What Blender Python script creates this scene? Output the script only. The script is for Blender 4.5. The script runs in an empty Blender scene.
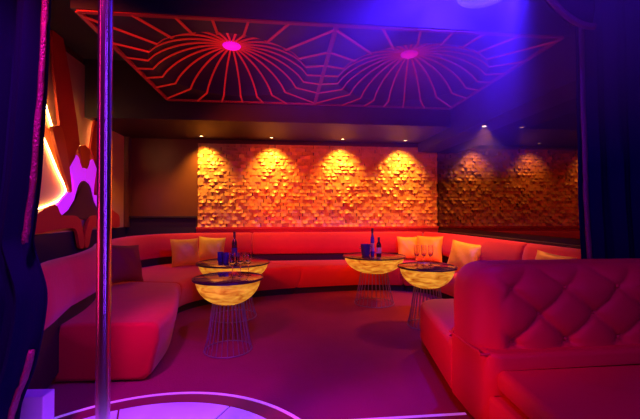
import bpy, bmesh, math, random
from mathutils import Vector, Matrix
R = math.radians
random.seed(7)
SC = bpy.context.scene
COL = SC.collection

# ------------------------------------------------------------------ camera
YAW = R(5.8); PITCH = R(0.7); CAMZ = 1.37
cd = bpy.data.cameras.new('camera'); cam = bpy.data.objects.new('camera', cd); COL.objects.link(cam)
cam.location = (0, 0, CAMZ); cam.rotation_euler = (math.pi/2 + PITCH, 0, -YAW)
cd.sensor_width = 36; cd.lens = 355/640*36; cd.clip_start = .02
SC.camera = cam
# ------------------------------------------------------------------ world and exposure
w = bpy.data.worlds.new('world'); SC.world = w; w.use_nodes = True
w.node_tree.nodes['Background'].inputs[0].default_value = (.004, .002, .03, 1)
w.node_tree.nodes['Background'].inputs[1].default_value = .4
vs = SC.view_settings; vs.view_transform = 'Standard'; vs.look = 'None'; vs.gamma = 1; vs.use_curve_mapping = False
vs.exposure = 0.0
SC.cycles.max_bounces = 8; SC.cycles.volume_bounces = 0; SC.cycles.sample_clamp_indirect = 3; SC.cycles.use_denoising = True
SC.cycles.volume_step_rate = 4

# ------------------------------------------------------------------ lights: room fittings and added fills
def spot(name, loc, target, col, energy, size=60, blend=.6, radius=.06):
    d = bpy.data.lights.new(name, 'SPOT'); o = bpy.data.objects.new(name, d); COL.objects.link(o)
    d.color = col; d.energy = energy; d.spot_size = R(size); d.spot_blend = blend; d.shadow_soft_size = radius
    o.location = loc
    o.rotation_euler = (Vector(target)-Vector(loc)).to_track_quat('-Z', 'Y').to_euler()
    return o
WARM = (1, .46, .07); BLUE = (.04, .01, 1); RED = (1, .02, .012); VIO = (.45, .01, 1)
SPOT_X = (-1.53, -.235, 1.13, 2.375)
for x in SPOT_X:
    spot('wall_spot_light', (x, 6.68, 2.79), (x, 7.06, 2.12), WARM, 135, 88, 1, .03)
spot('corner_spot_light', (2.88, 4.85, 2.61), (2.7, 4.85, 0), (1, .24, .03), 170, 105, .8, .03)
spot('bench_fill_light', (2.5, 6.0, 2.79), (2.6, 6.2, 0), (1, .24, .03), 130, 100, .8, .03)  # added to brighten the right bench, has no fitting
spot('bench_fill_light', (-2.2, 6.3, 2.79), (-2.0, 6.5, 0), (1, .28, .03), 60, 105, .8, .03)  # added for the left corner and its cushions, no fitting either
# the blue haze beam, then unseen coloured spots added to wash the room
spot('blue_beam_light', (1.72, 2.35, 3.5), (.3, 4.4, 1.0), BLUE, 3000, 100, .9, .08)
spot('blue_wash_light', (1.0, 1.0, 3.4), (2.7, 2.9, 2.4), BLUE, 230, 70, .9, .1)
spot('violet_floor_light', (.3, 1.0, 3.5), (-.3, 3.4, 0), (.22, .005, 1), 260, 62, .8, .1)
spot('violet_stage_light', (-1.1, .9, 3.5), (-1.2, 2.2, 0), (.9, .01, 1), 420, 60, .8, .1)
spot('wall_wash_light', (-2.5, 2.2, 2.95), (1.3, 7.1, 1.5), (1, .08, .012), 700, 46, .8, .15)
spot('red_wash_light', (-1.4, .4, 3.4), (.8, 6.2, .5), RED, 380, 42, .8, .15)
spot('red_side_light', (-1.9, 1.1, 1.5), (1.15, 2.4, .25), RED, 380, 30, .9, .1)
spot('red_left_light', (.2, .9, 3.4), (-1.8, 4.0, .6), RED, 60, 50, .8, .1)
spot('magenta_sofa_light', (.0, .6, 3.3), (1.6, 2.3, .9), (.6, .0, .75), 95, 64, .9, .15)
def pole_glint_light(loc, target, col, energy, h):
    d = bpy.data.lights.new('pole_glint', 'AREA'); o = bpy.data.objects.new('pole_glint', d); COL.objects.link(o)
    d.shape = 'RECTANGLE'; d.size = .12; d.size_y = h; d.color = col; d.energy = energy; o.location = loc
    v = Vector(target)-Vector(loc); v.z = 0; o.rotation_euler = v.to_track_quat('-Z', 'Y').to_euler()
# tall unseen area lights, added to draw coloured stripes on the pole
pole_glint_light((1.9, -.6, 1.9), (-.715, 1.5, 0), (.20, .03, 1), 22, 3.2)
pole_glint_light((.7, -1.2, 1.9), (-.715, 1.5, 0), (.45, .02, 1), 8, 3.2)
pole_glint_light((-2.85, .3, 1.9), (-.715, 1.5, 0), (1, .01, .25), 10, 3.2)

# ------------------------------------------------------------------ materials
def mat(name, base, rough=.6, metal=0, emis=None, es=0, sheen=0, bump=None, noise=None, spec=.5, coat=0, trans=0, ior=1.45, alpha=1):
    m = bpy.data.materials.new(name); m.use_nodes = True; nt = m.node_tree; b = nt.nodes['Principled BSDF']
    b.inputs['Base Color'].default_value = (*base, 1); b.inputs['Roughness'].default_value = rough
    b.inputs['Metallic'].default_value = metal; b.inputs['Specular IOR Level'].default_value = spec
    b.inputs['Sheen Weight'].default_value = sheen; b.inputs['Coat Weight'].default_value = coat
    b.inputs['Transmission Weight'].default_value = trans; b.inputs['IOR'].default_value = ior
    if emis: b.inputs['Emission Color'].default_value = (*emis, 1); b.inputs['Emission Strength'].default_value = es
    tc = nt.nodes.new('ShaderNodeTexCoord')
    if noise:      # (scale, second colour)
        n = nt.nodes.new('ShaderNodeTexNoise'); n.inputs['Scale'].default_value = noise[0]; n.inputs['Detail'].default_value = 6
        mx = nt.nodes.new('ShaderNodeMix'); mx.data_type = 'RGBA'
        mx.inputs['A'].default_value = (*base, 1); mx.inputs['B'].default_value = (*noise[1], 1)
        nt.links.new(tc.outputs['Object'], n.inputs['Vector']); nt.links.new(n.outputs['Fac'], mx.inputs['Factor'])
        nt.links.new(mx.outputs['Result'], b.inputs['Base Color'])
    if bump:       # (scale, strength)
        n = nt.nodes.new('ShaderNodeTexNoise'); n.inputs['Scale'].default_value = bump[0]; n.inputs['Detail'].default_value = 4
        bp = nt.nodes.new('ShaderNodeBump'); bp.inputs['Strength'].default_value = bump[1]; bp.inputs['Distance'].default_value = .01
        nt.links.new(tc.outputs['Object'], n.inputs['Vector']); nt.links.new(n.outputs['Fac'], bp.inputs['Height'])
        nt.links.new(bp.outputs['Normal'], b.inputs['Normal'])
    return m
M = {}
M['carpet'] = mat('maroon_carpet', (.30, .035, .09), .95, bump=(60, .5), noise=(3, (.24, .03, .07)), spec=.1)
M['velvet'] = mat('red_velvet', (.72, .035, .02), .75, sheen=.25, bump=(25, .15), noise=(6, (.60, .03, .02)), spec=.25)
M['leather'] = mat('crimson_upholstery', (.62, .03, .06), .5, bump=(40, .1), spec=.4)
M['plinth'] = mat('black_plinth', (.02, .01, .015), .6)
M['gold_stone'] = mat('gold_relief_stone', (.88, .46, .13), .4, metal=.15, bump=(30, .2), noise=(12, (.75, .34, .09)))
M['bronze'] = mat('bronze_plaster', (.22, .08, .02), .33, metal=.1, bump=(8, .2), noise=(3, (.15, .055, .015)))
M['dark'] = mat('dark_wall_paint', (.035, .02, .02), .6)
M['ceil'] = mat('dark_ceiling_paint', (.03, .02, .03), .7)
M['coffer'] = mat('navy_coffer_paint', (.012, .008, .03), .6)
M['soffit'] = mat('brown_soffit_paint', (.028, .008, .009), .6)
M['mirror'] = mat('smoked_mirror', (.085, .05, .06), .03, metal=1)
M['rib'] = mat('red_emissive_rib', (.5, .012, .012), .5, emis=(1, .02, .01), es=.2)  # ribs carry a faint red emission over a red base
M['frame'] = mat('dark_red_strip', (.4, .012, .02), .5, emis=(1, .02, .01), es=.03)
M['medallion'] = mat('magenta_lens', (.8, .1, .7), .4, emis=(.5, .003, .75), es=.8)
M['gold_cloth'] = mat('gold_satin_cushion', (.98, .78, .02), .45, sheen=.1, bump=(9, .8))
M['red_cloth'] = mat('dark_red_cushion', (.2, .015, .01), .7, bump=(9, .4))
M['curtain'] = mat('navy_velvet_curtain', (.005, .0035, .036), .9, spec=.05)
M['trimcloth'] = mat('glitter_curtain_trim', (.22, .05, .10), .4, metal=.3, bump=(90, 1.0))
M['chrome'] = mat('polished_chrome', (.85, .85, .88), .22, metal=1)
M['wire'] = mat('bronze_wire', (.28, .2, .28), .4, metal=.3)
M['rim'] = mat('dark_metal_rim', (.10, .06, .12), .3, metal=.8)
M['glasstop'] = mat('dark_glass_table_top', (.06, .02, .03), .12, spec=.6, coat=.4)
M['white_strip'] = mat('white_edge_strip', (.8, .75, .85), .4, emis=(.55, .22, 1), es=.25)
M['deck'] = mat('dark_red_stage_deck', (.20, .02, .05), .5)
M['plate'] = mat('red_lacquer_plate', (.62, .05, .015), .5)
M['plate_dark'] = mat('brown_lacquer_plate', (.10, .03, .015), .5)
M['plate_orange'] = mat('orange_lacquer_plate', (.75, .13, .02), .45)
M['magenta'] = mat('magenta_backlit_panel', (.6, .1, .7), .4, emis=(.55, .015, .85), es=.85)
M['led'] = mat('warm_led_strip', (1, .8, .4), .5, emis=(1, .62, .22), es=18)
M['lamp'] = mat('downlight_lens', (1, .8, .5), .4, emis=(1, .6, .25), es=14)
M['white_box'] = mat('white_lacquer_block', (.75, .7, .8), .5)
M['glass'] = mat('clear_glass', (.95, .9, .95), .04, trans=1, ior=1.45)
M['blueglass'] = mat('dark_blue_glass', (.05, .05, .5), .08, spec=.6)
M['bottle'] = mat('dark_green_bottle_glass', (.03, .01, .02), .08, spec=.7, coat=.5)
M['label_blue'] = mat('blue_paper_label', (.04, .05, .30), .6)
M['label_pale'] = mat('pale_paper_label', (.5, .45, .7), .6)
M['bead'] = mat('pale_bead', (.75, .65, .85), .3, emis=(.3, .15, 1), es=.5)

def bowl_material():
    m = bpy.data.materials.new('backlit_alabaster'); m.use_nodes = True; nt = m.node_tree; b = nt.nodes['Principled BSDF']
    tc = nt.nodes.new('ShaderNodeTexCoord'); mp = nt.nodes.new('ShaderNodeMapping'); mp.inputs['Scale'].default_value = (5, 5, 16)
    n = nt.nodes.new('ShaderNodeTexNoise'); n.inputs['Scale'].default_value = 1.6; n.inputs['Detail'].default_value = 5; n.inputs['Distortion'].default_value = .8
    cr = nt.nodes.new('ShaderNodeValToRGB'); e = cr.color_ramp.elements
    e[0].position = .32; e[0].color = (.42, .09, .003, 1); e[1].position = .68; e[1].color = (1, .45, .04, 1)
    nt.links.new(tc.outputs['Object'], mp.inputs[0]); nt.links.new(mp.outputs[0], n.inputs['Vector'])
    nt.links.new(n.outputs['Fac'], cr.inputs[0])
    nt.links.new(cr.outputs[0], b.inputs['Emission Color']); b.inputs['Emission Strength'].default_value = .8
    nt.links.new(cr.outputs[0], b.inputs['Base Color']); b.inputs['Roughness'].default_value = .35
    return m
M['bowl'] = bowl_material()
def disc_material():
    m = bpy.data.materials.new('backlit_stage_panels'); m.use_nodes = True; nt = m.node_tree; b = nt.nodes['Principled BSDF']
    tc = nt.nodes.new('ShaderNodeTexCoord')
    n = nt.nodes.new('ShaderNodeTexNoise'); n.inputs['Scale'].default_value = 2.2; n.inputs['Detail'].default_value = 3
    cr = nt.nodes.new('ShaderNodeValToRGB'); e = cr.color_ramp.elements
    e[0].position = .35; e[0].color = (.10, .05, .9, 1); e[1].position = .65; e[1].color = (.42, .16, 1, 1)
    nt.links.new(tc.outputs['Object'], n.inputs['Vector']); nt.links.new(n.outputs['Fac'], cr.inputs[0])
    nt.links.new(cr.outputs[0], b.inputs['Emission Color']); b.inputs['Emission Strength'].default_value = .5
    b.inputs['Base Color'].default_value = (.5, .45, .8, 1); b.inputs['Roughness'].default_value = .25
    return m
M['disc'] = disc_material()

# ------------------------------------------------------------------ helpers
def link_mesh(name, bm, m, parent=None, smooth=False, recalc=True):
    if recalc: bmesh.ops.recalc_face_normals(bm, faces=bm.faces)
    me = bpy.data.meshes.new(name); bm.to_mesh(me); bm.free()
    if smooth:
        for p in me.polygons: p.use_smooth = True
        try: me.set_sharp_from_angle(angle=R(smooth if smooth is not True else 40))
        except Exception: pass
    o = bpy.data.objects.new(name, me); COL.objects.link(o)
    if m: me.materials.append(m)
    if parent: o.parent = parent
    return o
def tag(o, label, cat, group=None, kind=None):
    o['label'] = label; o['category'] = cat
    if group: o['group'] = group
    if kind: o['kind'] = kind
    return o
def thing(name, label, cat, loc=(0, 0, 0), rz=0, group=None):
    o = bpy.data.objects.new(name, None); COL.objects.link(o); o.location = loc; o.rotation_euler = (0, 0, rz)
    o.empty_display_size = .1
    return tag(o, label, cat, group)
def struct(o): o['kind'] = 'structure'; return o
def copy_tree(o, parent=None):
    c = o.copy(); COL.objects.link(c)
    if parent: c.parent = parent
    for ch in list(o.children): copy_tree(ch, c)
    return c
def box(bm, x0, x1, y0, y1, z0, z1, bev=0, seg=2):
    r = bmesh.ops.create_cube(bm, size=1)
    for v in r['verts']:
        v.co = Vector(((x0+x1)/2 + v.co.x*(x1-x0), (y0+y1)/2 + v.co.y*(y1-y0), (z0+z1)/2 + v.co.z*(z1-z0)))
    if bev:
        es = list({e for v in r['verts'] for e in v.link_edges})
        bmesh.ops.bevel(bm, geom=es, offset=bev, segments=seg, affect='EDGES', profile=.5)
def tube(bm, pts, r, n=8, closed=False, cap=True):
    pts = [Vector(p) for p in pts]; rings = []
    N = len(pts); up = None
    for i, p in enumerate(pts):
        a = pts[(i-1) % N] if (closed or i > 0) else p
        b = pts[(i+1) % N] if (closed or i < N-1) else p
        t = (b-a).normalized()
        if up is None:
            up = Vector((0, 0, 1)) if abs(t.z) < .9 else Vector((1, 0, 0))
        s = t.cross(up).normalized(); up = s.cross(t).normalized()
        rr = r[i] if isinstance(r, (list, tuple)) else r
        rings.append([bm.verts.new(p + (s*math.cos(2*math.pi*k/n) + up*math.sin(2*math.pi*k/n))*rr) for k in range(n)])
    for i in range(N if closed else N-1):
        a = rings[i]; b = rings[(i+1) % N]
        for k in range(n): bm.faces.new((a[k], a[(k+1) % n], b[(k+1) % n], b[k]))
    if cap and not closed:
        bm.faces.new(rings[0][::-1]); bm.faces.new(rings[-1])
def lathe(bm, prof, n=40, cx=0, cy=0, cz=0):
    rings = []
    for (r, z) in prof:
        if r < 1e-5: rings.append([bm.verts.new((cx, cy, cz+z))])
        else: rings.append([bm.verts.new((cx+r*math.cos(2*math.pi*k/n), cy+r*math.sin(2*math.pi*k/n), cz+z)) for k in range(n)])
    for a, b in zip(rings, rings[1:]):
        for k in range(n):
            k2 = (k+1) % n
            if len(a) == 1 and len(b) == 1: continue
            if len(a) == 1: bm.faces.new((a[0], b[k2], b[k]))
            elif len(b) == 1: bm.faces.new((a[k], a[k2], b[0]))
            else: bm.faces.new((a[k], a[k2], b[k2], b[k]))
def catmull(P, per=8):
    P = [Vector(p) for p in P]; out = []
    for i in range(len(P)-1):
        p0 = P[i-1] if i > 0 else 2*P[0]-P[1]; p1 = P[i]; p2 = P[i+1]; p3 = P[i+2] if i+2 < len(P) else 2*P[-1]-P[-2]
        for k in range(per):
            t = k/per
            out.append(.5*((2*p1)+(-p0+p2)*t+(2*p0-5*p1+4*p2-p3)*t*t+(-p0+3*p1-3*p2+p3)*t**3))
    out.append(P[-1]); return out
def prism(bm, pts, ext, cap=True):      # pts: closed loop of Vectors, ext: extrude Vector
    a = [bm.verts.new(p) for p in pts]; b = [bm.verts.new(Vector(p)+ext) for p in pts]; n = len(a)
    for i in range(n): bm.faces.new((a[i], a[(i+1) % n], b[(i+1) % n], b[i]))
    bm.faces.new(a[::-1]); bm.faces.new(b)
def sweep(bm, A, B, prof):
    """rings of prof between matching points A (front) and B (back); prof = (ref 0/1, offset towards the other, z)"""
    rings = []; N = len(A)
    def ring(i, inset):
        a = A[i]; b = B[i]; d = (b-a).normalized(); L = (b-a).length
        pts = [((a + d*o) if ref == 0 else (b - d*o), z) for ref, o, z in prof]
        t = (A[min(i+1, N-1)] - A[max(i-1, 0)] + B[min(i+1, N-1)] - B[max(i-1, 0)]).normalized()
        c = (a+b)/2; zc = sum(z for _, z in pts)/len(pts); out = []
        for p, z in pts:
            if inset:
                v = Vector((p.x-c.x, p.y-c.y)); l = v.length; v = v*(max(l-inset, 0)/max(l, 1e-6))
                z = zc + (z-zc)*(1-inset/.25)
                p = Vector((c.x+v.x, c.y+v.y))
            out.append((p, z))
        return out, t
    seq = [(0, .035, 0), (0, .012, .012), (0, 0, .035)] + [(i, 0, 0) for i in range(1, N-1)] + [(N-1, 0, -.035), (N-1, .012, -.012), (N-1, .035, 0)]
    for i, ins, sh in seq:
        pts, t = ring(i, ins)
        rings.append([bm.verts.new((p.x+t.x*sh, p.y+t.y*sh, z)) for p, z in pts])
    n = len(prof)
    for a, b in zip(rings, rings[1:]):
        for k in range(n): bm.faces.new((a[k], a[(k+1) % n], b[(k+1) % n], b[k]))
    bm.faces.new(rings[0][::-1]); bm.faces.new(rings[-1])

# ------------------------------------------------------------------ the room
XL, XR, YB, YN, ZC = -3.0, 3.17, 7.1, -1.6, 3.7
bm = bmesh.new(); box(bm, XL-.1, 4.4, YN-.1, YB+.1, -.1, 0); struct(link_mesh('floor', bm, M['carpet']))
bm = bmesh.new(); box(bm, XL-.1, 4.4, YN-.1, YB+.1, ZC, ZC+.1)
struct(link_mesh('ceiling', bm, M['ceil']))
bm = bmesh.new(); box(bm, XL-.1, 4.4, YB, YB+.1, 0, ZC); struct(link_mesh('wall_back', bm, M['bronze']))
bm = bmesh.new(); box(bm, XL-.1, XL, YN, YB, 0, ZC); struct(link_mesh('wall_left', bm, M['bronze']))
bm = bmesh.new(); box(bm, XR+.02, XR+.12, 2.75, YB, 0, ZC); box(bm, XR+.02, 4.4, 2.65, 2.75, 0, ZC); struct(link_mesh('wall_right', bm, M['dark']))
bm = bmesh.new(); box(bm, 4.3, 4.4, YN, 2.65, 0, ZC); struct(link_mesh('wall_right_front', bm, M['dark']))
bm = bmesh.new(); box(bm, XL-.1, 4.4, YN-.1, YN, 0, ZC); struct(link_mesh('wall_front', bm, M['dark']))
# dropped soffits
bm = bmesh.new(); box(bm, XL, 2.75, 5.64, YB, 2.82, ZC); struct(link_mesh('trim_1', bm, M['soffit']))
bm = bmesh.new(); box(bm, 2.75, XR+.02, 3.0, YB, 2.64, ZC); struct(link_mesh('trim_2', bm, M['soffit']))
# dark wainscot under the mural, corner post
bm = bmesh.new(); box(bm, XL, XL+.03, 3.5, YB, 0, 1.12); struct(link_mesh('trim_3', bm, M['dark']))
bm = bmesh.new(); box(bm, XL+.001, XL+.10, 6.98, YB, 1.12, 2.82); struct(link_mesh('trim_4', bm, M['bronze']))
# ledges
bm = bmesh.new(); box(bm, XL+.03, -1.69, 7.04, YB, 0, 1.29); box(bm, XL+.03, -1.68, 7.0, YB, 1.29, 1.33, .005); struct(link_mesh('trim_5', bm, M['dark']))
bm = bmesh.new(); box(bm, -1.68, XR, 7.05, YB, 0, 1.07); box(bm, -1.68, XR, 7.02, YB, 1.07, 1.115, .005)
struct(link_mesh('trim_6', bm, M['velvet']))
bm = bmesh.new(); box(bm, 2.99+.1, XR+.02, 2.9, 6.9, 0, 1.03)
struct(link_mesh('trim_7', bm, M['dark']))
# smoked mirror on the right wall
bm = bmesh.new(); box(bm, XR, XR+.02, 2.9, YB-.005, 1.10, 2.64)
o = link_mesh('wall_mirror', bm, M['mirror']); tag(o, 'dark smoked mirror covering the right wall above the orange bench', 'mirror')

# relief wall
bm = bmesh.new()
x0, x1, z0, z1 = -1.66, 3.165, 1.118, 2.74
nx, nz = 44, 24; tw = (x1-x0)/nx; th = (z1-z0)/nz
rnd = random.Random(3)
for j in range(nz):
    for i in range(-1, nx+1):
        ax = x0+(i+(.5 if j % 2 else 0)+rnd.uniform(-.1, .1))*tw; az = z0+j*th
        xa = max(ax, x0); xb = min(ax+tw*.985, x1)
        if xb-xa < .02: continue
        base = rnd.uniform(.012, .034); lip = rnd.uniform(.0, .042) if rnd.random() < .75 else rnd.uniform(-.02, .01)
        sx = rnd.uniform(-.012, .012); cu = rnd.uniform(.35, .65)
        G = []; nu, nv = 6, 4
        for b in range(nv+1):
            row = []
            for a in range(nu+1):
                u = a/nu; v = b/nv
                d = base + lip*(1-v)**1.6*(1-min(1, abs(u-cu)/.62)**2) + sx*(u-.5)*2 + .004
                row.append(bm.verts.new((xa+(xb-xa)*u, YB-max(d, .006), az+th*.985*v-(.010*lip/.05)*(1-v)*(1-abs(2*u-1)))))
            G.append(row)
        for b in range(nv):
            for a in range(nu): bm.faces.new((G[b][a], G[b][a+1], G[b+1][a+1], G[b+1][a]))
        rim = G[0] + [G[b][nu] for b in range(1, nv+1)] + G[nv][-2::-1] + [G[b][0] for b in range(nv-1, 0, -1)]
        bk_ = [bm.verts.new((v.co.x, YB-.001, v.co.z)) for v in rim]
        for k in range(len(rim)):
            k2 = (k+1) % len(rim); bm.faces.new((rim[k2], rim[k], bk_[k], bk_[k2]))
o = link_mesh('relief_panel', bm, M['gold_stone'], smooth=35)
tag(o, 'gold wall panel of small tilted stone tiles lit by four downlights', 'wall panel')

# ------------------------------------------------------------------ ceiling domes
PX0, PX1, PY0, PY1, PZ = -1.75, 2.71, 3.2, 5.57, 3.1
bm = bmesh.new()
box(bm, PX0-.04, PX0, PY0-.04, 5.64, PZ-.0, ZC); box(bm, PX1, 2.75, PY0-.04, 5.64, PZ, ZC)
box(bm, PX0, PX1, PY0-.04, PY0, PZ, ZC); box(bm, PX0, PX1, PY1, 5.64, PZ, ZC)
struct(link_mesh('trim_8', bm, M['coffer']))
xm = (PX0+PX1)/2
def make_dome(ax0, ax1, label, side):
    cx = (ax0+ax1)/2; cy = (PY0+PY1)/2; hx = (ax1-ax0)/2; hy = (PY1-PY0)/2; rad = .92; H = .33
    t = thing('ceiling_dome', label, 'ceiling dome', (cx, cy, PZ), 0, None)
    def zed(r): return H*(1-(r/rad)**2.3)**.8 if r < rad else 0
    def border(a): return min(hx/max(abs(math.cos(a)), 1e-6), hy/max(abs(math.sin(a)), 1e-6))
    bm = bmesh.new(); n = 96; rings = []
    a0s = [2*math.pi*k/n for k in range(n)]
    radii = [.03, .2, .4, .6, .75, .86, rad]
    for r in radii: rings.append([bm.verts.new((r*math.cos(a), r*math.sin(a), zed(r)+.012)) for a in a0s])
    rings.append([bm.verts.new((border(a)*math.cos(a), border(a)*math.sin(a), .012)) for a in a0s])
    rings.append([bm.verts.new((border(a)*math.cos(a), border(a)*math.sin(a), .34)) for a in a0s])
    for p, q in zip(rings, rings[1:]):
        for k in range(n): bm.faces.new((p[k], p[(k+1) % n], q[(k+1) % n], q[k]))
    bm.faces.new(rings[0]); bm.faces.new(rings[-1])
    link_mesh('coffer_panel', bm, M['coffer'], t, smooth=30)
    bm = bmesh.new()
    wdt = .022
    for (p, q) in (((-hx, -hy), (hx, -hy)), ((hx, -hy), (hx, hy)), ((hx, hy), (-hx, hy)), ((-hx, hy), (-hx, -hy))):
        box(bm, min(p[0], q[0])-(wdt if p[0] == q[0] else 0), max(p[0], q[0])+(wdt if p[0] == q[0] else 0),
            min(p[1], q[1])-(wdt if p[1] == q[1] else 0), max(p[1], q[1])+(wdt if p[1] == q[1] else 0), -.012, .01)
    for v in bm.verts:
        v.co.x = max(-hx+(0.001 if side > 0 else -.022), min(hx+(.022 if side > 0 else -.001), v.co.x))
    link_mesh('frame', bm, M['frame'], t)
    for k in range(24):
        a = 2*math.pi*k/24 + math.pi/2
        bm = bmesh.new(); d = Vector((math.cos(a), math.sin(a), 0)); s = Vector((-d.y, d.x, 0))*.011
        rs = [.10+(rad-.10)*i/12 for i in range(13)] + [border(a)-.008]
        prev = None
        for r in rs:
            c = d*r + Vector((0, 0, zed(r)))
            ring = [bm.verts.new(c+s), bm.verts.new(c-s), bm.verts.new(c-s+Vector((0, 0, -.014))), bm.verts.new(c+s+Vector((0, 0, -.014)))]
            if prev:
                for i in range(4): bm.faces.new((prev[i], prev[(i+1) % 4], ring[(i+1) % 4], ring[i]))
            else: bm.faces.new(ring[::-1])
            prev = ring
        bm.faces.new(prev)
        link_mesh('rib', bm, M['rib'], t)
    bm = bmesh.new(); lathe(bm, [(0, -.028), (.07, -.025), (.105, -.012), (.115, .005), (.0, .01)], 40, cz=H-.012)
    link_mesh('medallion', bm, M['medallion'], t, smooth=True)
    d = bpy.data.lights.new('rib_fill_light', 'POINT'); d.color = (1, .01, .08); d.energy = 3; d.shadow_soft_size = .12  # extra red point added below the lens to brighten the ribs
    lo = bpy.data.objects.new('rib_fill_light', d); COL.objects.link(lo); lo.location = (0, 0, .10); lo.parent = t
    return t
make_dome(PX0, xm, 'dark ceiling dome with red ribs and magenta centre, left of the pair', -1)
make_dome(xm, PX1, 'dark ceiling dome with red ribs and magenta centre, right one in the blue haze', 1)

# downlights
def downlight(x, y, z, label):
    t = thing('downlight', label, 'ceiling light', (x, y, z), 0, 'small warm downlights in the soffit')
    bm = bmesh.new(); lathe(bm, [(.030, .001), (.045, .001), (.045, -.008), (.032, -.010), (.030, .001)], 24); link_mesh('trim_ring', bm, M['rim'], t, smooth=True)
    bm = bmesh.new(); lathe(bm, [(0, -.006), (.03, -.004), (.03, .0005), (0, .0005)], 24); link_mesh('lens', bm, M['lamp'], t)
where = ('leftmost downlight above the gold relief wall', 'downlight above the gold wall, second from the left',
         'downlight above the gold wall, third from the left', 'rightmost of the four downlights above the gold relief wall')
for x, l in zip(SPOT_X, where): downlight(x, 6.77, 2.82, 'small glowing ' + l)
downlight(2.88, 4.85, 2.64, 'small glowing downlight above the right bench, close to the dark mirror')

# ------------------------------------------------------------------ mural on the left wall
def wall_pt(px, py, x=XL):
    f = 355.; d = Vector(((px-320)/f, 1, (209.5-py)/f))
    d = Matrix.Rotation(-YAW, 3, 'Z') @ (Matrix.Rotation(PITCH, 3, 'X') @ d)
    t = x/d.x; return d.y*t, CAMZ+d.z*t          # (y, z) on the wall
AX = 5.71
def loop(px, off=.0): return [wall_pt(p[0], p[1], XL+off) for p in px]
def mir(L, off=0.): a = wall_pt(85, 200, XL+off)[0]; return [(2*a-y, z) for y, z in L][::-1]
def plate(name, loops, m, depth, off, parent):
    bm = bmesh.new()
    for L in loops: prism(bm, [Vector((XL+off, y, z)) for y, z in L], Vector((depth, 0, 0)))
    bmesh.ops.triangulate(bm, faces=[f for f in bm.faces if len(f.verts) > 4])
    return link_mesh(name, bm, m, parent)
M['backboard'] = mat('gold_backboard', (.80, .52, .16), .4, metal=.2, bump=(6, .3))
mural = thing('wall_mural', 'backlit red and magenta abstract wall relief on the left wall behind the pole', 'wall art', (0, 0, 0))
bm = bmesh.new(); box(bm, XL+.001, XL+.02, 4.35, 6.97, 1.121, 3.6); link_mesh('backboard', bm, M['backboard'], mural)
def smoothloop(px, per=5, off=.0):
    L = loop(px, off); n = len(L); out = []
    V = [Vector(p) for p in L]
    for i in range(n):
        p0, p1, p2, p3 = V[i-1], V[i], V[(i+1) % n], V[(i+2) % n]
        for k in range(per):
            t = k/per; q = .5*((2*p1)+(-p0+p2)*t+(2*p0-5*p1+4*p2-p3)*t*t+(-p0+3*p1-3*p2+p3)*t**3); out.append((q.x, q.y))
    return out
big = loop([(52, 30), (54, 70), (57, 100), (61, 135), (66, 165), (71, 190), (74, 186), (70, 170), (76, 152), (80, 145), (77, 120), (70, 75), (62, 30)], .08)
plate('tall_plate', [big], M['plate'], .03, .05, mural); plate('tall_plate', [mir(big, .08)], M['plate'], .03, .05, mural)
front = smoothloop([(53, 131), (56, 126), (62, 128), (67, 150), (72, 186), (70, 191), (62, 165)], 4, .13)
plate('front_plate', [front], M['plate_orange'], .04, .09, mural); plate('front_plate', [mir(front, .13)], M['plate_orange'], .04, .09, mural)
arch_l = loop([(85, 168), (82, 168), (79, 158), (77, 155), (69, 169), (72, 174), (74, 183), (68, 192), (56, 207), (61, 216), (68, 210), (74, 200), (78, 186), (81, 181), (85, 180)], .085)
plate('magenta_panel', [arch_l, mir(arch_l, .085)], M['magenta'], .03, .055, mural)
bell = loop([(85, 181), (81, 183), (78, 188), (75, 201), (70, 209), (62, 216), (85, 219)], .07)
plate('bell_plate', [bell + mir(bell, .07)[1:-1]], M['plate_dark'], .03, .04, mural)
hexa = loop([(85, 145), (81, 146), (80, 150), (81, 162), (83, 168), (85, 168)], .10)
plate('centre_plate', [hexa + mir(hexa, .10)[1:-1]], M['plate_orange'], .03, .07, mural)
low = smoothloop([(33, 216), (42, 211), (56, 205), (62, 215), (76, 216), (81, 222), (84, 236), (84, 247), (80, 247), (77, 232), (72, 228), (55, 230), (33, 234), (31, 225)], 4, .10)
plate('curved_plate', [low], M['plate'], .04, .06, mural); plate('curved_plate', [mir(low, .10)], M['plate'], .04, .06, mural)
def strip(px, r=.010, mirror=True):
    for L in ([loop(px, .035)] + ([mir(loop(px, .035), .035)] if mirror else [])):
        bm = bmesh.new(); P = catmull([Vector((XL+.035, y, z)) for y, z in L], 5); tube(bm, P, r, 6); link_mesh('light_strip', bm, M['led'], mural)
strip([(42, 90), (47, 110), (52, 127)], mirror=False)
strip([(41, 132), (49, 150), (57, 170), (65, 187), (65, 193), (59, 200), (46, 206), (33, 210)], mirror=False)
strip([(70, 95), (74, 120), (77, 140), (80, 147)])

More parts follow.
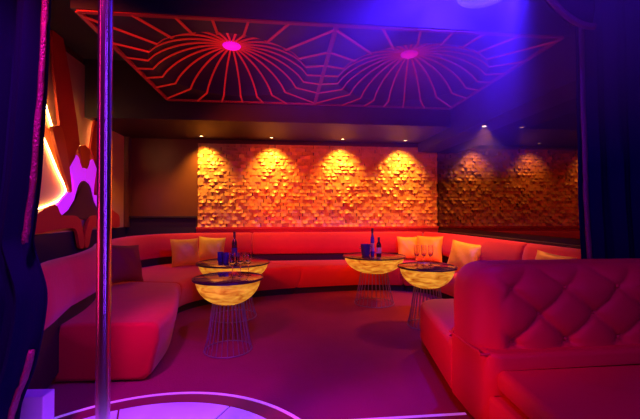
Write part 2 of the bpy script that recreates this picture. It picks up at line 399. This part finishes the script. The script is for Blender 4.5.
# ------------------------------------------------------------------ banquette
I = [(-1.02, 3.02), (-1.06, 3.6), (-1.18, 4.15), (-1.32, 4.65), (-1.27, 5.1), (-1.0, 5.45), (-.6, 5.7), (-.2, 5.88), (.3, 6.0), (1.2, 6.10), (1.8, 6.08),
     (2.2, 5.93), (2.40, 5.6), (2.47, 5.0), (2.47, 4.1), (2.47, 3.0)]
B = [(-1.72, 3.05), (-1.80, 3.6), (-1.98, 4.2), (-2.22, 4.8), (-2.36, 5.5), (-2.33, 6.15), (-1.98, 6.65), (-1.3, 6.82), (-.6, 6.84), (1.2, 6.84), (2.45, 6.82),
     (2.80, 6.60), (2.90, 6.1), (2.92, 5.0), (2.92, 4.1), (2.92, 3.0)]
PER = 8
CI = catmull(I, PER); CB = catmull(B, PER)
seat_prof = [(0, .10, .11), (0, .04, .20), (0, .0, .36), (0, .0, .42), (0, .015, .455), (0, .05, .475), (0, .12, .48), (1, .05, .48), (1, -.06, .47), (1, -.08, .40), (1, -.08, .11)]
def back_ab(i0, i1, extra=None):
    A = list(CB[i0:i1+1])
    if extra: A = [Vector(e) for e in extra] + A
    D = []
    for i, p in enumerate(A):
        t = (A[min(i+1, len(A)-1)]-A[max(i-1, 0)]).normalized(); D.append(p + Vector((-t.y, t.x))*.16)
    return A, D
back_prof = [(0, .03, .60), (0, -.02, .63), (0, -.035, .72), (0, -.02, .86), (0, .01, .965), (0, .04, 1.0), (0, .08, 1.012), (1, .02, 1.0), (1, 0, .96), (1, 0, .60)]
core_prof = [(0, .07, .10), (0, .07, .61), (1, .01, .61), (1, .01, .10)]
def banquette(name, i0, i1, label, extra=None, seat_prof=seat_prof):
    a = CI[i0]; t = thing(name, label, 'sofa', (0, 0, 0), 0, 'sections of the red wraparound bench')
    bm = bmesh.new(); sweep(bm, CI[i0:i1+1], CB[i0:i1+1], seat_prof); link_mesh('seat', bm, M['velvet'], t, smooth=50)
    A, D = back_ab(i0, i1, extra)
    bm = bmesh.new(); sweep(bm, A, D, back_prof); link_mesh('backrest', bm, M['velvet'], t, smooth=50)
    bm = bmesh.new(); sweep(bm, A, D, core_prof); link_mesh('back_support', bm, M['plinth'], t)
    if i0 == 0: return t
    bm = bmesh.new(); sweep(bm, CI[i0:i1+1], CB[i0:i1+1], [(0, .16, 0), (0, .16, .13), (1, .0, .13), (1, .0, 0)]); link_mesh('plinth', bm, M['plinth'], t)
    return t
ex = [(-1.50, 2.30), (-1.58, 2.6)]
banquette('bench_section', 0, 3*PER+2, 'red velvet bench section at the left with a free end facing the pole', ex,
          [(0, .12, .012), (0, .06, .06), (0, .0, .34), (0, .0, .42), (0, .015, .455), (0, .05, .475), (0, .12, .48), (1, .05, .48), (1, -.08, .47), (1, -.11, .40), (1, -.12, .012)])
banquette('bench_section', 3*PER+2, 8*PER, 'red velvet corner bench section in the back left, holding two gold cushions')
banquette('bench_section', 8*PER, 10*PER+4, 'long straight red bench section below the gold relief wall')
banquette('bench_section', 10*PER+4, 14*PER, 'orange-lit bench section in the back right corner, curving along the mirror')
banquette('bench_section', 14*PER, 15*PER, 'orange-lit bench section partly hidden behind the tufted sofa and curtain')

# ------------------------------------------------------------------ cushions
def cushion(loc, rz, tilt, size, m, label, roll=0, group=None):
    bm = bmesh.new(); n = 14; grids = []
    for s in (1, -1):
        g = []
        for i in range(n+1):
            row = []
            for j in range(n+1):
                u = -1+2*i/n; v = -1+2*j/n
                k = (1-abs(u)**2.4)*(1-abs(v)**2.4); h = .085*max(k, 0)**.55
                pin = 1-.07*(1-v*v)*(abs(u) > 0)*abs(u)**3; pin2 = 1-.07*(1-u*u)*abs(v)**3
                row.append(bm.verts.new((u*size/2*pin, s*h*size/.45 + .006*math.sin(u*7+v*5)*k, v*size/2*pin2)))
            g.append(row)
        grids.append(g)
        for i in range(n):
            for j in range(n):
                bm.faces.new((g[i][j], g[i+1][j], g[i+1][j+1], g[i][j+1]))
    bmesh.ops.remove_doubles(bm, verts=bm.verts, dist=.0008)
    # welt seam round the edge
    o = link_mesh('cushion', bm, m, None, smooth=60)
    o.rotation_euler = Matrix.Rotation(rz, 4, 'Z').to_3x3().to_4x4().to_euler()
    o.matrix_world = Matrix.Translation(loc) @ Matrix.Rotation(rz, 4, 'Z') @ Matrix.Rotation(tilt, 4, 'X') @ Matrix.Rotation(roll, 4, 'Y')
    return tag(o, label, 'cushion', group)
gg = 'gold satin cushions on the bench'
cushion((-1.66, 6.22, .72), R(30), R(-14), .47, M['gold_cloth'], 'gold satin cushion at the back left, the left one of two', 0, gg)
cushion((-1.30, 6.58, .72), R(8), R(-14), .47, M['gold_cloth'], 'gold satin cushion at the back left, the one nearer the bottle', R(4), gg)
cushion((2.38, 6.60, .72), R(-6), R(-12), .44, M['gold_cloth'], 'gold cushion in the back right corner, left one of the pair', 0, gg)
cushion((2.66, 6.30, .73), R(-35), R(-14), .48, M['gold_cloth'], 'gold cushion in the back right corner behind three stemmed glasses', 0, gg)
cushion((2.72, 5.15, .71), R(-48), R(-18), .48, M['gold_cloth'], 'gold cushion leaning on the orange right bench behind the glowing table', R(8), gg)
cushion((2.74, 3.42, .74), R(-80), R(-16), .46, M['gold_cloth'], 'gold cushion of which only a tip shows beside the right curtain', R(4), gg)
cushion((-2.02, 4.75, .74), R(62), R(-18), .50, M['red_cloth'], 'dark red cushion on the left bench just right of the pole', R(6))

# ------------------------------------------------------------------ glowing tables
def table(x, y, rad, h, rt, rb, label):
    t = thing('side_table', label, 'table', (x, y, 0), 0, 'round glowing bowl tables')
    bd = .255
    bm = bmesh.new(); lathe(bm, [(0, h-.018), (rad-.012, h-.018), (rad-.012, h-.004), (rad-.02, h), (0, h)], 64); link_mesh('table_top', bm, M['glasstop'], t, smooth=True)
    bm = bmesh.new(); lathe(bm, [(rad-.014, h-.022), (rad, h-.020), (rad+.002, h-.010), (rad, h-.001), (rad-.010, h+.002), (rad-.012, h-.004)], 64); link_mesh('rim', bm, M['rim'], t, smooth=True)
    prof = []
    for i in range(15):
        a = (math.pi/2)*i/14; prof.append(((rad-.03)*math.sin(a)**.92 if i else 0, h-.02-bd*math.cos(a)**1.1 if i < 14 else h-.02))
    bm = bmesh.new(); lathe(bm, prof, 64); link_mesh('bowl', bm, M['bowl'], t, smooth=True)
    zt = h-.02-bd
    n = 26
    for k in range(n):
        a = 2*math.pi*k/n; bm = bmesh.new(); P = []
        for i in range(8):
            s = i/7; r = rb+(rt-rb)*(s**.75); P.append((r*math.cos(a), r*math.sin(a), .008+s*(zt+.045)))
        # the wires stop against the underside of the bowl
        tube(bm, P, .0042, 5); link_mesh('wire', bm, M['wire'], t)
    for r, z in ((rb, .008), (rt, zt+.05)):
        bm = bmesh.new(); tube(bm, [(r*math.cos(2*math.pi*i/40), r*math.sin(2*math.pi*i/40), z) for i in range(40)], .006, 6, closed=True); link_mesh('ring', bm, M['wire'], t, smooth=True)
    ld = bpy.data.lights.new('table_lamp', 'POINT')
    return t
TH = .73
T1 = (-.558, 3.68); T4 = (-.667, 4.85); T2 = (1.38, 5.36); T3 = (1.75, 4.22)
table(*T1, .35, TH, .15, .235, 'small round table with a glowing amber bowl on wire legs, nearest to the stage')
table(*T4, .48, TH, .20, .30, 'wide round glowing bowl table carrying a dark wine bottle, behind the nearest one')
table(*T2, .48, TH, .20, .30, 'wide round glowing bowl table by the back bench, carrying bottles and a bucket')
table(*T3, .355, TH, .15, .235, 'small round glowing bowl table on the right, carrying three stemmed glasses')

def bottle(x, y, label, m, lab, s=1, slim=1):
    t = thing('bottle', label, 'bottle', (x, y, TH+.002))
    prof = [(0, 0), (.036*slim, 0), (.038*slim, .006), (.038*slim, .19*s), (.034*slim, .215*s), (.018, .245*s), (.0145, .26*s), (.0145, .315*s), (.017, .317*s), (.017, .326*s), (0, .328*s)]
    bm = bmesh.new(); lathe(bm, prof, 24); link_mesh('glass_body', bm, m, t, smooth=True)
    bm = bmesh.new(); lathe(bm, [(.0384*slim, .05*s), (.0392*slim, .05*s), (.0392*slim, .15*s), (.0384*slim, .15*s), (.0384*slim, .05*s)], 24); link_mesh('label', bm, lab, t, smooth=True)
    bm = bmesh.new(); lathe(bm, [(.0148, .270*s), (.0185, .270*s), (.0185, .332*s), (0, .334*s)], 20); link_mesh('foil_cap', bm, M['rim'], t, smooth=True)
def stem_glass(x, y, label, group, h=.24):
    t = thing('stemmed_glass', label, 'glass', (x, y, TH+.002), 0, group)
    bm = bmesh.new(); lathe(bm, [(0, 0), (.033, 0), (.033, .002), (.006, .006), (.0038, .02), (.0038, .095), (.008, .105), (0, .107)], 20); link_mesh('stem', bm, M['glass'], t, smooth=True)
    bm = bmesh.new(); lathe(bm, [(0, .107), (.018, .115), (.030, .14), (.034, .17), (.030, h), (.028, h), (.032, .17), (.028, .142), (.016, .118), (0, .111)], 20); link_mesh('cup', bm, M['glass'], t, smooth=True)
def tumbler(x, y, label, m, r=.036, h=.10, group=None):
    bm = bmesh.new(); lathe(bm, [(0, 0), (r*.85, 0), (r, .01), (r*1.05, h), (r*.98, h), (r*.93, .014), (0, .012)], 20)
    o = link_mesh('tumbler', bm, m, None, smooth=True); o.location = (x, y, TH+.002); tag(o, label, 'glass', group)
bottle(T4[0]+.0, T4[1]+.06, 'dark wine bottle with a blue label on the wide left table', M['bottle'], M['label_blue'], 1.2)
tumbler(T4[0]-.17, T4[1]-.02, 'dark blue tumbler left of the wine bottle, the left one', M['blueglass'], .038, .13)
tumbler(T4[0]-.09, T4[1]-.10, 'dark blue tumbler next to the wine bottle, the right one', M['blueglass'], .038, .13)
for i, (dx, dy) in enumerate(((.09, -.02), (.17, .03))):
    tumbler(T4[0]+dx, T4[1]+dy, ('clear tumbler just right of the dark wine bottle', 'clear tumbler at the right side of the wide left table')[i], M['glass'], .036, .12)
for i, (dx, dy) in enumerate(((.04, -.01), (.115, .04), (.19, .09))):
    stem_glass(T1[0]+dx, T1[1]+dy, ('stemmed glass on the table nearest the stage, left of three', 'stemmed glass on the table nearest the stage, middle of three', 'stemmed glass on the table nearest the stage, right of three')[i], 'stemmed glasses on the nearest table')
for i, dx in enumerate((-.09, 0, .09)):
    stem_glass(T3[0]-.02+dx, T3[1]+.05, ('stemmed glass on the right table, left of three', 'stemmed glass on the right table, middle of three', 'stemmed glass on the right table, right of three')[i], 'stemmed glasses on the right table', .25)
bottle(T2[0]-.02, T2[1]+.02, 'tall slim blue bottle on the table by the back bench', M['blueglass'], M['label_pale'], 1.25, .8)
bottle(T2[0]+.06, T2[1]-.06, 'short bottle with a pale label beside the taller bottle by the back bench', M['bottle'], M['label_pale'], .85)
t = thing('ice_bucket', 'dark ice bucket left of the bottles on the table by the back bench', 'bucket', (T2[0]-.14, T2[1]-.03, TH+.002))
bm = bmesh.new(); lathe(bm, [(0, 0), (.055, 0), (.062, .01), (.075, .17), (.079, .175), (.071, .175), (.057, .015), (0, .012)], 28); link_mesh('pail', bm, M['blueglass'], t, smooth=True)
for s in (-1, 1):
    bm = bmesh.new(); tube(bm, [(s*(.070+.022*math.sin(math.pi*i/8)), 0, .10+.05*i/8) for i in range(9)], .004, 6); link_mesh('handle', bm, M['chrome'], t, smooth=True)

# ------------------------------------------------------------------ pole and stage
SX, SY, SZ, SR = -.715, 1.50, .15, 1.03
st = thing('round_stage', 'low round stage with a blue glowing top and white edge strip around the pole', 'stage', (SX, SY, 0))
bm = bmesh.new(); lathe(bm, [(0, 0), (SR-.02, 0), (SR-.02, SZ-.02), (SR-.02, SZ-.004), (.0, SZ-.004)], 96); link_mesh('stage_body', bm, M['deck'], st, smooth=30)
bm = bmesh.new(); lathe(bm, [(SR-.022, SZ-.03), (SR, SZ-.03), (SR, SZ), (SR-.022, SZ), (SR-.022, SZ-.03)], 96); link_mesh('edge_strip', bm, M['white_strip'], st, smooth=30)
# lit disc cut in wedges by dark joints
bm = bmesh.new()
for k in range(8):
    a0 = 2*math.pi*k/8+.35; a1 = a0+2*math.pi/8; g = .006; rin = .07; ro = .89
    arc_o = [Vector((ro*math.cos(a0+g/ro+(a1-a0-2*g/ro)*i/14), ro*math.sin(a0+g/ro+(a1-a0-2*g/ro)*i/14), SZ-.006)) for i in range(15)]
    arc_i = [Vector((rin*math.cos(a0+g/rin+(a1-a0-2*g/rin)*i/6), rin*math.sin(a0+g/rin+(a1-a0-2*g/rin)*i/6), SZ-.006)) for i in range(7)]
    prism(bm, arc_o + arc_i[::-1], Vector((0, 0, .008)))
link_mesh('light_panel', bm, M['disc'], st)
# straight platform front, right of the round stage
bm = bmesh.new()
pts = [Vector((SX+math.sqrt((SR+.004)**2-(y-SY)**2), y, 0)) for y in [1.0, 1.1, 1.2, 1.35, 1.5, 1.65, 1.8, 1.9, 2.0, 2.075]]
prism(bm, [Vector((1.11, 1.0, 0))] + pts + [Vector((1.11, 2.075, 0))], Vector((0, 0, .147)))
o = thing('stage_platform', 'low dark platform with a pale front edge between round stage and tufted sofa', 'platform')
link_mesh('deck', bm, M['deck'], o)
bm = bmesh.new(); box(bm, .16, 1.11, 2.076, 2.098, .12, .15, .003); link_mesh('edge_strip', bm, M['white_strip'], o)
pl = thing('dance_pole', 'polished chrome dance pole rising from the round stage to the ceiling', 'pole', (SX, SY, SZ))
bm = bmesh.new(); tube(bm, [(0, 0, 0.01), (0, 0, ZC-SZ-.02)], .026, 48); link_mesh('shaft', bm, M['chrome'], pl, smooth=True)
bm = bmesh.new(); lathe(bm, [(0, .004), (.06, .004), (.06, .012), (.032, .03), (.0265, .05), (0, .05)], 32); link_mesh('base_flange', bm, M['chrome'], pl, smooth=True)
bm = bmesh.new(); lathe(bm, [(0, ZC-SZ-.05), (.0265, ZC-SZ-.05), (.06, ZC-SZ-.01), (.06, ZC-SZ), (0, ZC-SZ)], 32); link_mesh('top_flange', bm, M['chrome'], pl, smooth=True)

# white block at the lower left
bm = bmesh.new(); box(bm, -.21, 0, -.09, .0, .0, .235, .006)
o = link_mesh('block', bm, M['white_box'], None); o.location = (-1.28, 2.15, .153); o.rotation_euler = (0, 0, R(-4)); o.name = 'display_block'
tag(o, 'small white block standing on the round stage rim beside the left curtain', 'block')

# ------------------------------------------------------------------ tufted sofa, foreground right
sofa = thing('tufted_sofa', 'large crimson tufted double-sided sofa in the right foreground', 'sofa', (0, 0, 0))
FX0, FX1 = 1.135, 3.10
def tuft(u, z):      # 0 at buttons and creases, 1 on the pillows
    px, pz = .175, .155
    a = (u/px + (z-.77)/pz)/2; b = (u/px - (z-.77)/pz)/2
    fa = abs(a-round(a))*2; fb = abs(b-round(b))*2        # 0 on crease, 1 mid
    crease = min(fa, fb); button = math.hypot(fa, fb)
    return (1-math.exp(-crease*5))*.45 + (1-math.exp(-button*2.6))*.55
y0, y1, zb, zt = 1.96, 2.42, .56, 1.055; cr = .15
bm = bmesh.new()
NU, NV = 170, 96
def ring_pt(s, e):    # profile round the back: s 0..1 from bottom front, up, over, down the back
    hh = zt-zb; w = y1-y0
    segs = [hh-cr, math.pi/2*cr, w-2*cr, math.pi/2*cr, hh-cr]; L = sum(segs); d = s*L
    if d < segs[0]: return y0, zb+d, (-1, 0)
    d -= segs[0]
    if d < segs[1]:
        a = d/cr; return y0+cr-cr*math.cos(a), zt-cr+cr*math.sin(a), (-math.cos(a), math.sin(a))
    d -= segs[1]
    if d < segs[2]: return y0+cr+d, zt, (0, 1)
    d -= segs[2]
    if d < segs[3]:
        a = d/cr; return y1-cr+cr*math.sin(a), zt-cr+cr*math.cos(a), (math.sin(a), math.cos(a))
    d -= segs[3]; return y1, zt-cr-d, (1, 0)
rows = []
for i in range(NU+1):
    u = i/NU; x = FX0+(FX1-FX0)*(u**1.25)
    ex_ = min((x-FX0)/.2, 1); e = math.sqrt(max(0, 1-(1-ex_)**2))       # rounded end
    row = []
    for j in range(NV+1):
        y, z, n = ring_pt(j/NV, e)
        tf = tuft(x-1.0-.17, z) if n[0] < .5 else 1
        fade = min(1, max(0, (x-FX0-.12)/.10))*(1 if z < zt-.05 else max(0, (zt-z)/.05))*min(1, (z-zb)/.05+.2)
        d = -.06*(1-tf)*fade + .015*math.sin(math.pi*(z-zb)/(zt-zb))
        y += n[0]*d; z += n[1]*d
        sh = .13*(1-e)
        yc = (y0+y1)/2; y = yc+(y-yc)*(1-sh*2.6/.13*.30); z = z-(z-zb)*.30*(1-e)
        row.append(bm.verts.new((x, y, z)))
    rows.append(row)
for i in range(NU):
    for j in range(NV): bm.faces.new((rows[i][j], rows[i+1][j], rows[i+1][j+1], rows[i][j+1]))
for r_ in (rows[0], rows[-1]): bm.faces.new(r_)
bk = link_mesh('backrest', bm, M['leather'], sofa, smooth=50)
# covered buttons
for zi in (-1, 0, 1):
    z = .77+zi*.155
    for k in range(0, 14):
        u = (k + (0.5 if zi else 0)*0)*.175*2/2
        if (k+zi) % 2: continue
        x = 1.17+k*.175
        if x < 1.25 or x > 3.0: continue
        bm = bmesh.new(); bmesh.ops.create_uvsphere(bm, u_segments=12, v_segments=8, radius=.013)
        for v in bm.verts: v.co = Vector((x+v.co.x, 1.995+v.co.y*.5, z+v.co.z))
        link_mesh('button', bm, M['leather'], bk, smooth=True)
def rounded_slab(bm, outline, z0, z1, r):
    """outline: closed loop ccw of 2D points, rounded top edge"""
    P = [Vector(p) for p in outline]; n = len(P)
    nor = []
    for i in range(n):
        t = (P[(i+1) % n]-P[i-1]).normalized(); nor.append(Vector((-t.y, t.x)))     # inward for ccw
    rings = []
    for ins, z in [(.02, z0), (0, z0+.02)] + [(r*(1-math.cos(a)), z1-r+r*math.sin(a)) for a in [math.pi/2*k/6 for k in range(7)]]:
        rings.append([bm.verts.new((P[i].x+nor[i].x*ins, P[i].y+nor[i].y*ins, z)) for i in range(n)])
    for a, b in zip(rings, rings[1:]):
        for k in range(n): bm.faces.new((a[k], a[(k+1) % n], b[(k+1) % n], b[k]))
    bm.faces.new(rings[0][::-1]); bm.faces.new(rings[-1])
def rloop(pts, rr, n=7):
    P = [Vector(p) for p in pts]; out = []
    for i, p in enumerate(P):
        a = (P[i-1]-p).normalized(); b = (P[(i+1) % len(P)]-p).normalized(); r = rr[i] if isinstance(rr, (list, tuple)) else rr
        p1 = p+a*r; p2 = p+b*r
        for k in range(n+1):
            t = k/n; out.append((1-t)**2*p1+2*t*(1-t)*p+t*t*p2)
    return out
# body under the back, far seat, near seat
bm = bmesh.new(); rounded_slab(bm, rloop([(1.145, 1.90), (3.10, 1.90), (3.10, 2.46), (1.18, 2.46)], [.10, .02, .02, .08]), .10, .575, .03); link_mesh('body', bm, M['leather'], sofa, smooth=50)
bm = bmesh.new(); rounded_slab(bm, rloop([(1.17, 2.40), (2.35, 2.40), (2.35, 3.60), (1.38, 3.60)], [.02, .02, .05, .22]), .12, .49, .07); link_mesh('far_seat', bm, M['leather'], sofa, smooth=50)
bm = bmesh.new(); rounded_slab(bm, rloop([(1.10, .75), (3.08, .75), (3.08, 1.93), (1.20, 1.93)], [.10, .05, .02, .05]), .37, .49, .05); link_mesh('seat_cushion', bm, M['leather'], sofa, smooth=50)
bm = bmesh.new(); rounded_slab(bm, rloop([(1.10, .80), (3.08, .80), (3.08, 1.93), (1.16, 1.93)], [.06, .05, .02, .02]), .10, .34, .03); link_mesh('seat_base', bm, M['leather'], sofa, smooth=50)
bm = bmesh.new(); prism(bm, [Vector(p) for p in ((1.22, .86, 0), (2.95, .86, 0), (2.95, 2.4, 0), (2.3, 2.4, 0), (2.3, 3.5, 0), (1.52, 3.5, 0), (1.28, 2.4, 0))], Vector((0, 0, .125))); link_mesh('plinth', bm, M['plinth'], sofa)
bm = bmesh.new(); tube(bm, [(3.08, 1.935, .563), (1.9, 1.935, .563), (1.3, 1.935, .563), (1.12, 1.94, .563), (1.135, 1.985, .563), (1.13, 2.1, .563), (1.14, 2.36, .563)], .008, 8); link_mesh('piping', bm, M['leather'], sofa, smooth=True)

# ------------------------------------------------------------------ curtains
def curtain_mesh(bm, edge, side, folds, width, y_of, amp=.035, zs=None):
    """edge: list of (x, z) of the free edge; the cloth runs from it outward by `width` (sign side)"""
    E = edge; NU = folds*10; rows = []
    for (ex_, z) in E:
        row = []
        for i in range(NU+1):
            u = i/NU; x = ex_ + side*width(z)*u
            y = y_of + amp*math.sin(u*folds*2*math.pi + .3*math.sin(z*2)) + amp*.4*math.sin(u*folds*4.3*math.pi+z)
            row.append(bm.verts.new((x, y, z)))
        rows.append(row)
    for a, b in zip(rows, rows[1:]):
        for i in range(NU): bm.faces.new((a[i], a[i+1], b[i+1], b[i]))
def thick(o, t):
    m = o.modifiers.new('thickness', 'SOLIDIFY'); m.thickness = t; m.offset = 0
def cam_to_world(px, py, D):
    f = 355.; d = Vector(((px-320)/f, 1, (209.5-py)/f)); d = Matrix.Rotation(-YAW, 3, 'Z') @ (Matrix.Rotation(PITCH, 3, 'X') @ d)
    return Vector((0, 0, CAMZ)) + d*D
# left curtain
yl = 1.95
def at_y(px, py, y):
    f = 355.; d = Vector(((px-320)/f, 1, (209.5-py)/f)); d = Matrix.Rotation(-YAW, 3, 'Z') @ (Matrix.Rotation(PITCH, 3, 'X') @ d)
    t = y/d.y; return d.x*t, CAMZ+d.z*t
edgeL = [at_y(px, py, yl) for px, py in ((56, -240), (53, -60), (51, 0), (49, 40), (47, 80), (43, 130), (39, 180), (33, 225), (31, 243), (36, 262), (43, 285), (44, 305), (39, 340), (32, 370), (24, 392), (18, 412), (14, 450), (12, 468))]
edgeL = [(v.x, v.y) for v in catmull([Vector(p) for p in edgeL], 4)]
edgeL = [(x, z) for x, z in edgeL if z > .17]
lc = thing('curtain', 'dark navy velvet curtain with a glittery edge at the left of the frame', 'curtain', (0, 0, 0))
bm = bmesh.new(); curtain_mesh(bm, edgeL, -1, 7, lambda z: 1.0, yl); o = link_mesh('cloth', bm, M['curtain'], lc, smooth=True); thick(o, .006)
def trim_band(edge, side, wid, y, parent, rows=1):
    bm = bmesh.new(); rr = random.Random(5); L = []
    for (x, z) in edge:
        L.append([bm.verts.new((x-side*.006+side*wid*(k/4), y-.012*math.sin(math.pi*k/4)+rr.uniform(-.004, .004), z+rr.uniform(-.006, .006))) for k in range(5)])
    for a, b in zip(L, L[1:]):
        for k in range(4): bm.faces.new((a[k], a[k+1], b[k+1], b[k]))
    o = link_mesh('edge_trim', bm, M['trimcloth'], parent, smooth=True); thick(o, .01); return o
zsplit = at_y(31, 243, yl)[1]; zlow = at_y(38, 345, yl)[1]
trim_band([e for e in edgeL if e[1] > zsplit], -1, .024, yl-.03, lc); trim_band([e for e in edgeL if e[1] < zlow], -1, .024, yl-.03, lc)
# right curtain
yr = 2.62
edgeR = [at_y(px, py, yr) for px, py in ((574, -20), (575, 20), (576, 60), (577, 110), (579, 160), (580, 200), (583, 250), (585, 300), (588, 400))]
edgeR = [(v.x, v.y) for v in catmull([Vector(p) for p in edgeR], 6)]
edgeR = [(x, z) for x, z in edgeR if z > .01] + [(edgeR[-1][0], .01)]
rc = thing('curtain', 'dark navy velvet curtain with a pink glittery edge behind the tufted sofa', 'curtain', (0, 0, 0))
bm = bmesh.new(); curtain_mesh(bm, edgeR, 1, 8, lambda z: 1.7, yr, .03); o = link_mesh('cloth', bm, M['curtain'], rc, smooth=True); thick(o, .006)
trim_band(edgeR, 1, .04, yr-.04, rc)
# swagged valance above the right curtain
ys = 2.3
sw = [at_y(px, py, ys) for px, py in ((525, -40), (538, -15), (548, 0), (560, 13), (572, 22), (583, 27), (592, 28))]
sw = [(v.x, v.y) for v in catmull([Vector(p) for p in sw], 5)]
va = thing('valance', 'dark blue swagged curtain valance with a pink trimmed edge at the top right', 'curtain', (0, 0, 0))
bm = bmesh.new(); top = 3.68; prev = None
for i, (x, z) in enumerate(sw):
    row = [bm.verts.new((x, ys+.025*math.sin(k*1.3+i*.1), z+(top-z)*k/8)) for k in range(9)]
    if prev:
        for k in range(8): bm.faces.new((prev[k], prev[k+1], row[k+1], row[k]))
    prev = row
o = link_mesh('cloth', bm, M['curtain'], va, smooth=True); thick(o, .006)
bm = bmesh.new(); tube(bm, [(x, ys-.02, z) for x, z in sw], .022, 8); link_mesh('edge_trim', bm, M['trimcloth'], va, smooth=True)

# beaded ceiling lamp at the top edge
lx, ly, lz = 1.54, 2.58, 3.10
bl = thing('ceiling_lamp', 'round ceiling lamp with a pale beaded fringe at the top edge of the photo', 'lamp', (lx, ly, lz))
bm = bmesh.new(); lathe(bm, [(.19, .0), (.205, .0), (.205, .14), (.19, .14), (.19, .0)], 48); link_mesh('drum', bm, M['bead'], bl, smooth=30)
bm = bmesh.new(); lathe(bm, [(0, .13), (.19, .13), (.19, .14), (.015, .16), (.015, ZC-lz), (0, ZC-lz)], 24); link_mesh('hanger', bm, M['rim'], bl, smooth=30)
bm = bmesh.new()
for k in range(72):
    a = 2*math.pi*k/72
    for j in range(2):
        s = bmesh.ops.create_icosphere(bm, subdivisions=1, radius=.0075)
        for v in s['verts']: v.co += Vector((.198*math.cos(a), .198*math.sin(a), -.008-.015*j))
o = link_mesh('bead_fringe', bm, M['bead'], bl); o['kind'] = 'stuff'

# ------------------------------------------------------------------ haze in the air
m = bpy.data.materials.new('thin_haze'); m.use_nodes = True; nt = m.node_tree; nt.nodes.clear()
out = nt.nodes.new('ShaderNodeOutputMaterial'); vsn = nt.nodes.new('ShaderNodeVolumeScatter'); vsn.inputs['Color'].default_value = (.9, .9, 1, 1)
vsn.inputs['Anisotropy'].default_value = .1
tc = nt.nodes.new('ShaderNodeTexCoord'); mp = nt.nodes.new('ShaderNodeMapping'); mp.inputs['Scale'].default_value = (.36, .33, .52)
gr = nt.nodes.new('ShaderNodeTexGradient'); gr.gradient_type = 'QUADRATIC_SPHERE'; mu = nt.nodes.new('ShaderNodeMath'); mu.operation = 'MULTIPLY'; mu.inputs[1].default_value = 1.0
nt.links.new(tc.outputs['Object'], mp.inputs[0]); nt.links.new(mp.outputs[0], gr.inputs[0]); nt.links.new(gr.outputs['Fac'], mu.inputs[0]); nt.links.new(mu.outputs[0], vsn.inputs['Density'])
nt.links.new(vsn.outputs[0], out.inputs['Volume'])
HX, HY, HZ = 1.7, 2.9, 3.3
bm = bmesh.new(); box(bm, -1.1-HX, XR-.01-HX, 1.2-HY, 5.6-HY, 1.75-HZ, ZC-.01-HZ)
o = link_mesh('haze', bm, m); o.location = (HX, HY, HZ); tag(o, 'thin haze in the air, lit blue below the ceiling at the right', 'haze', None, 'stuff')
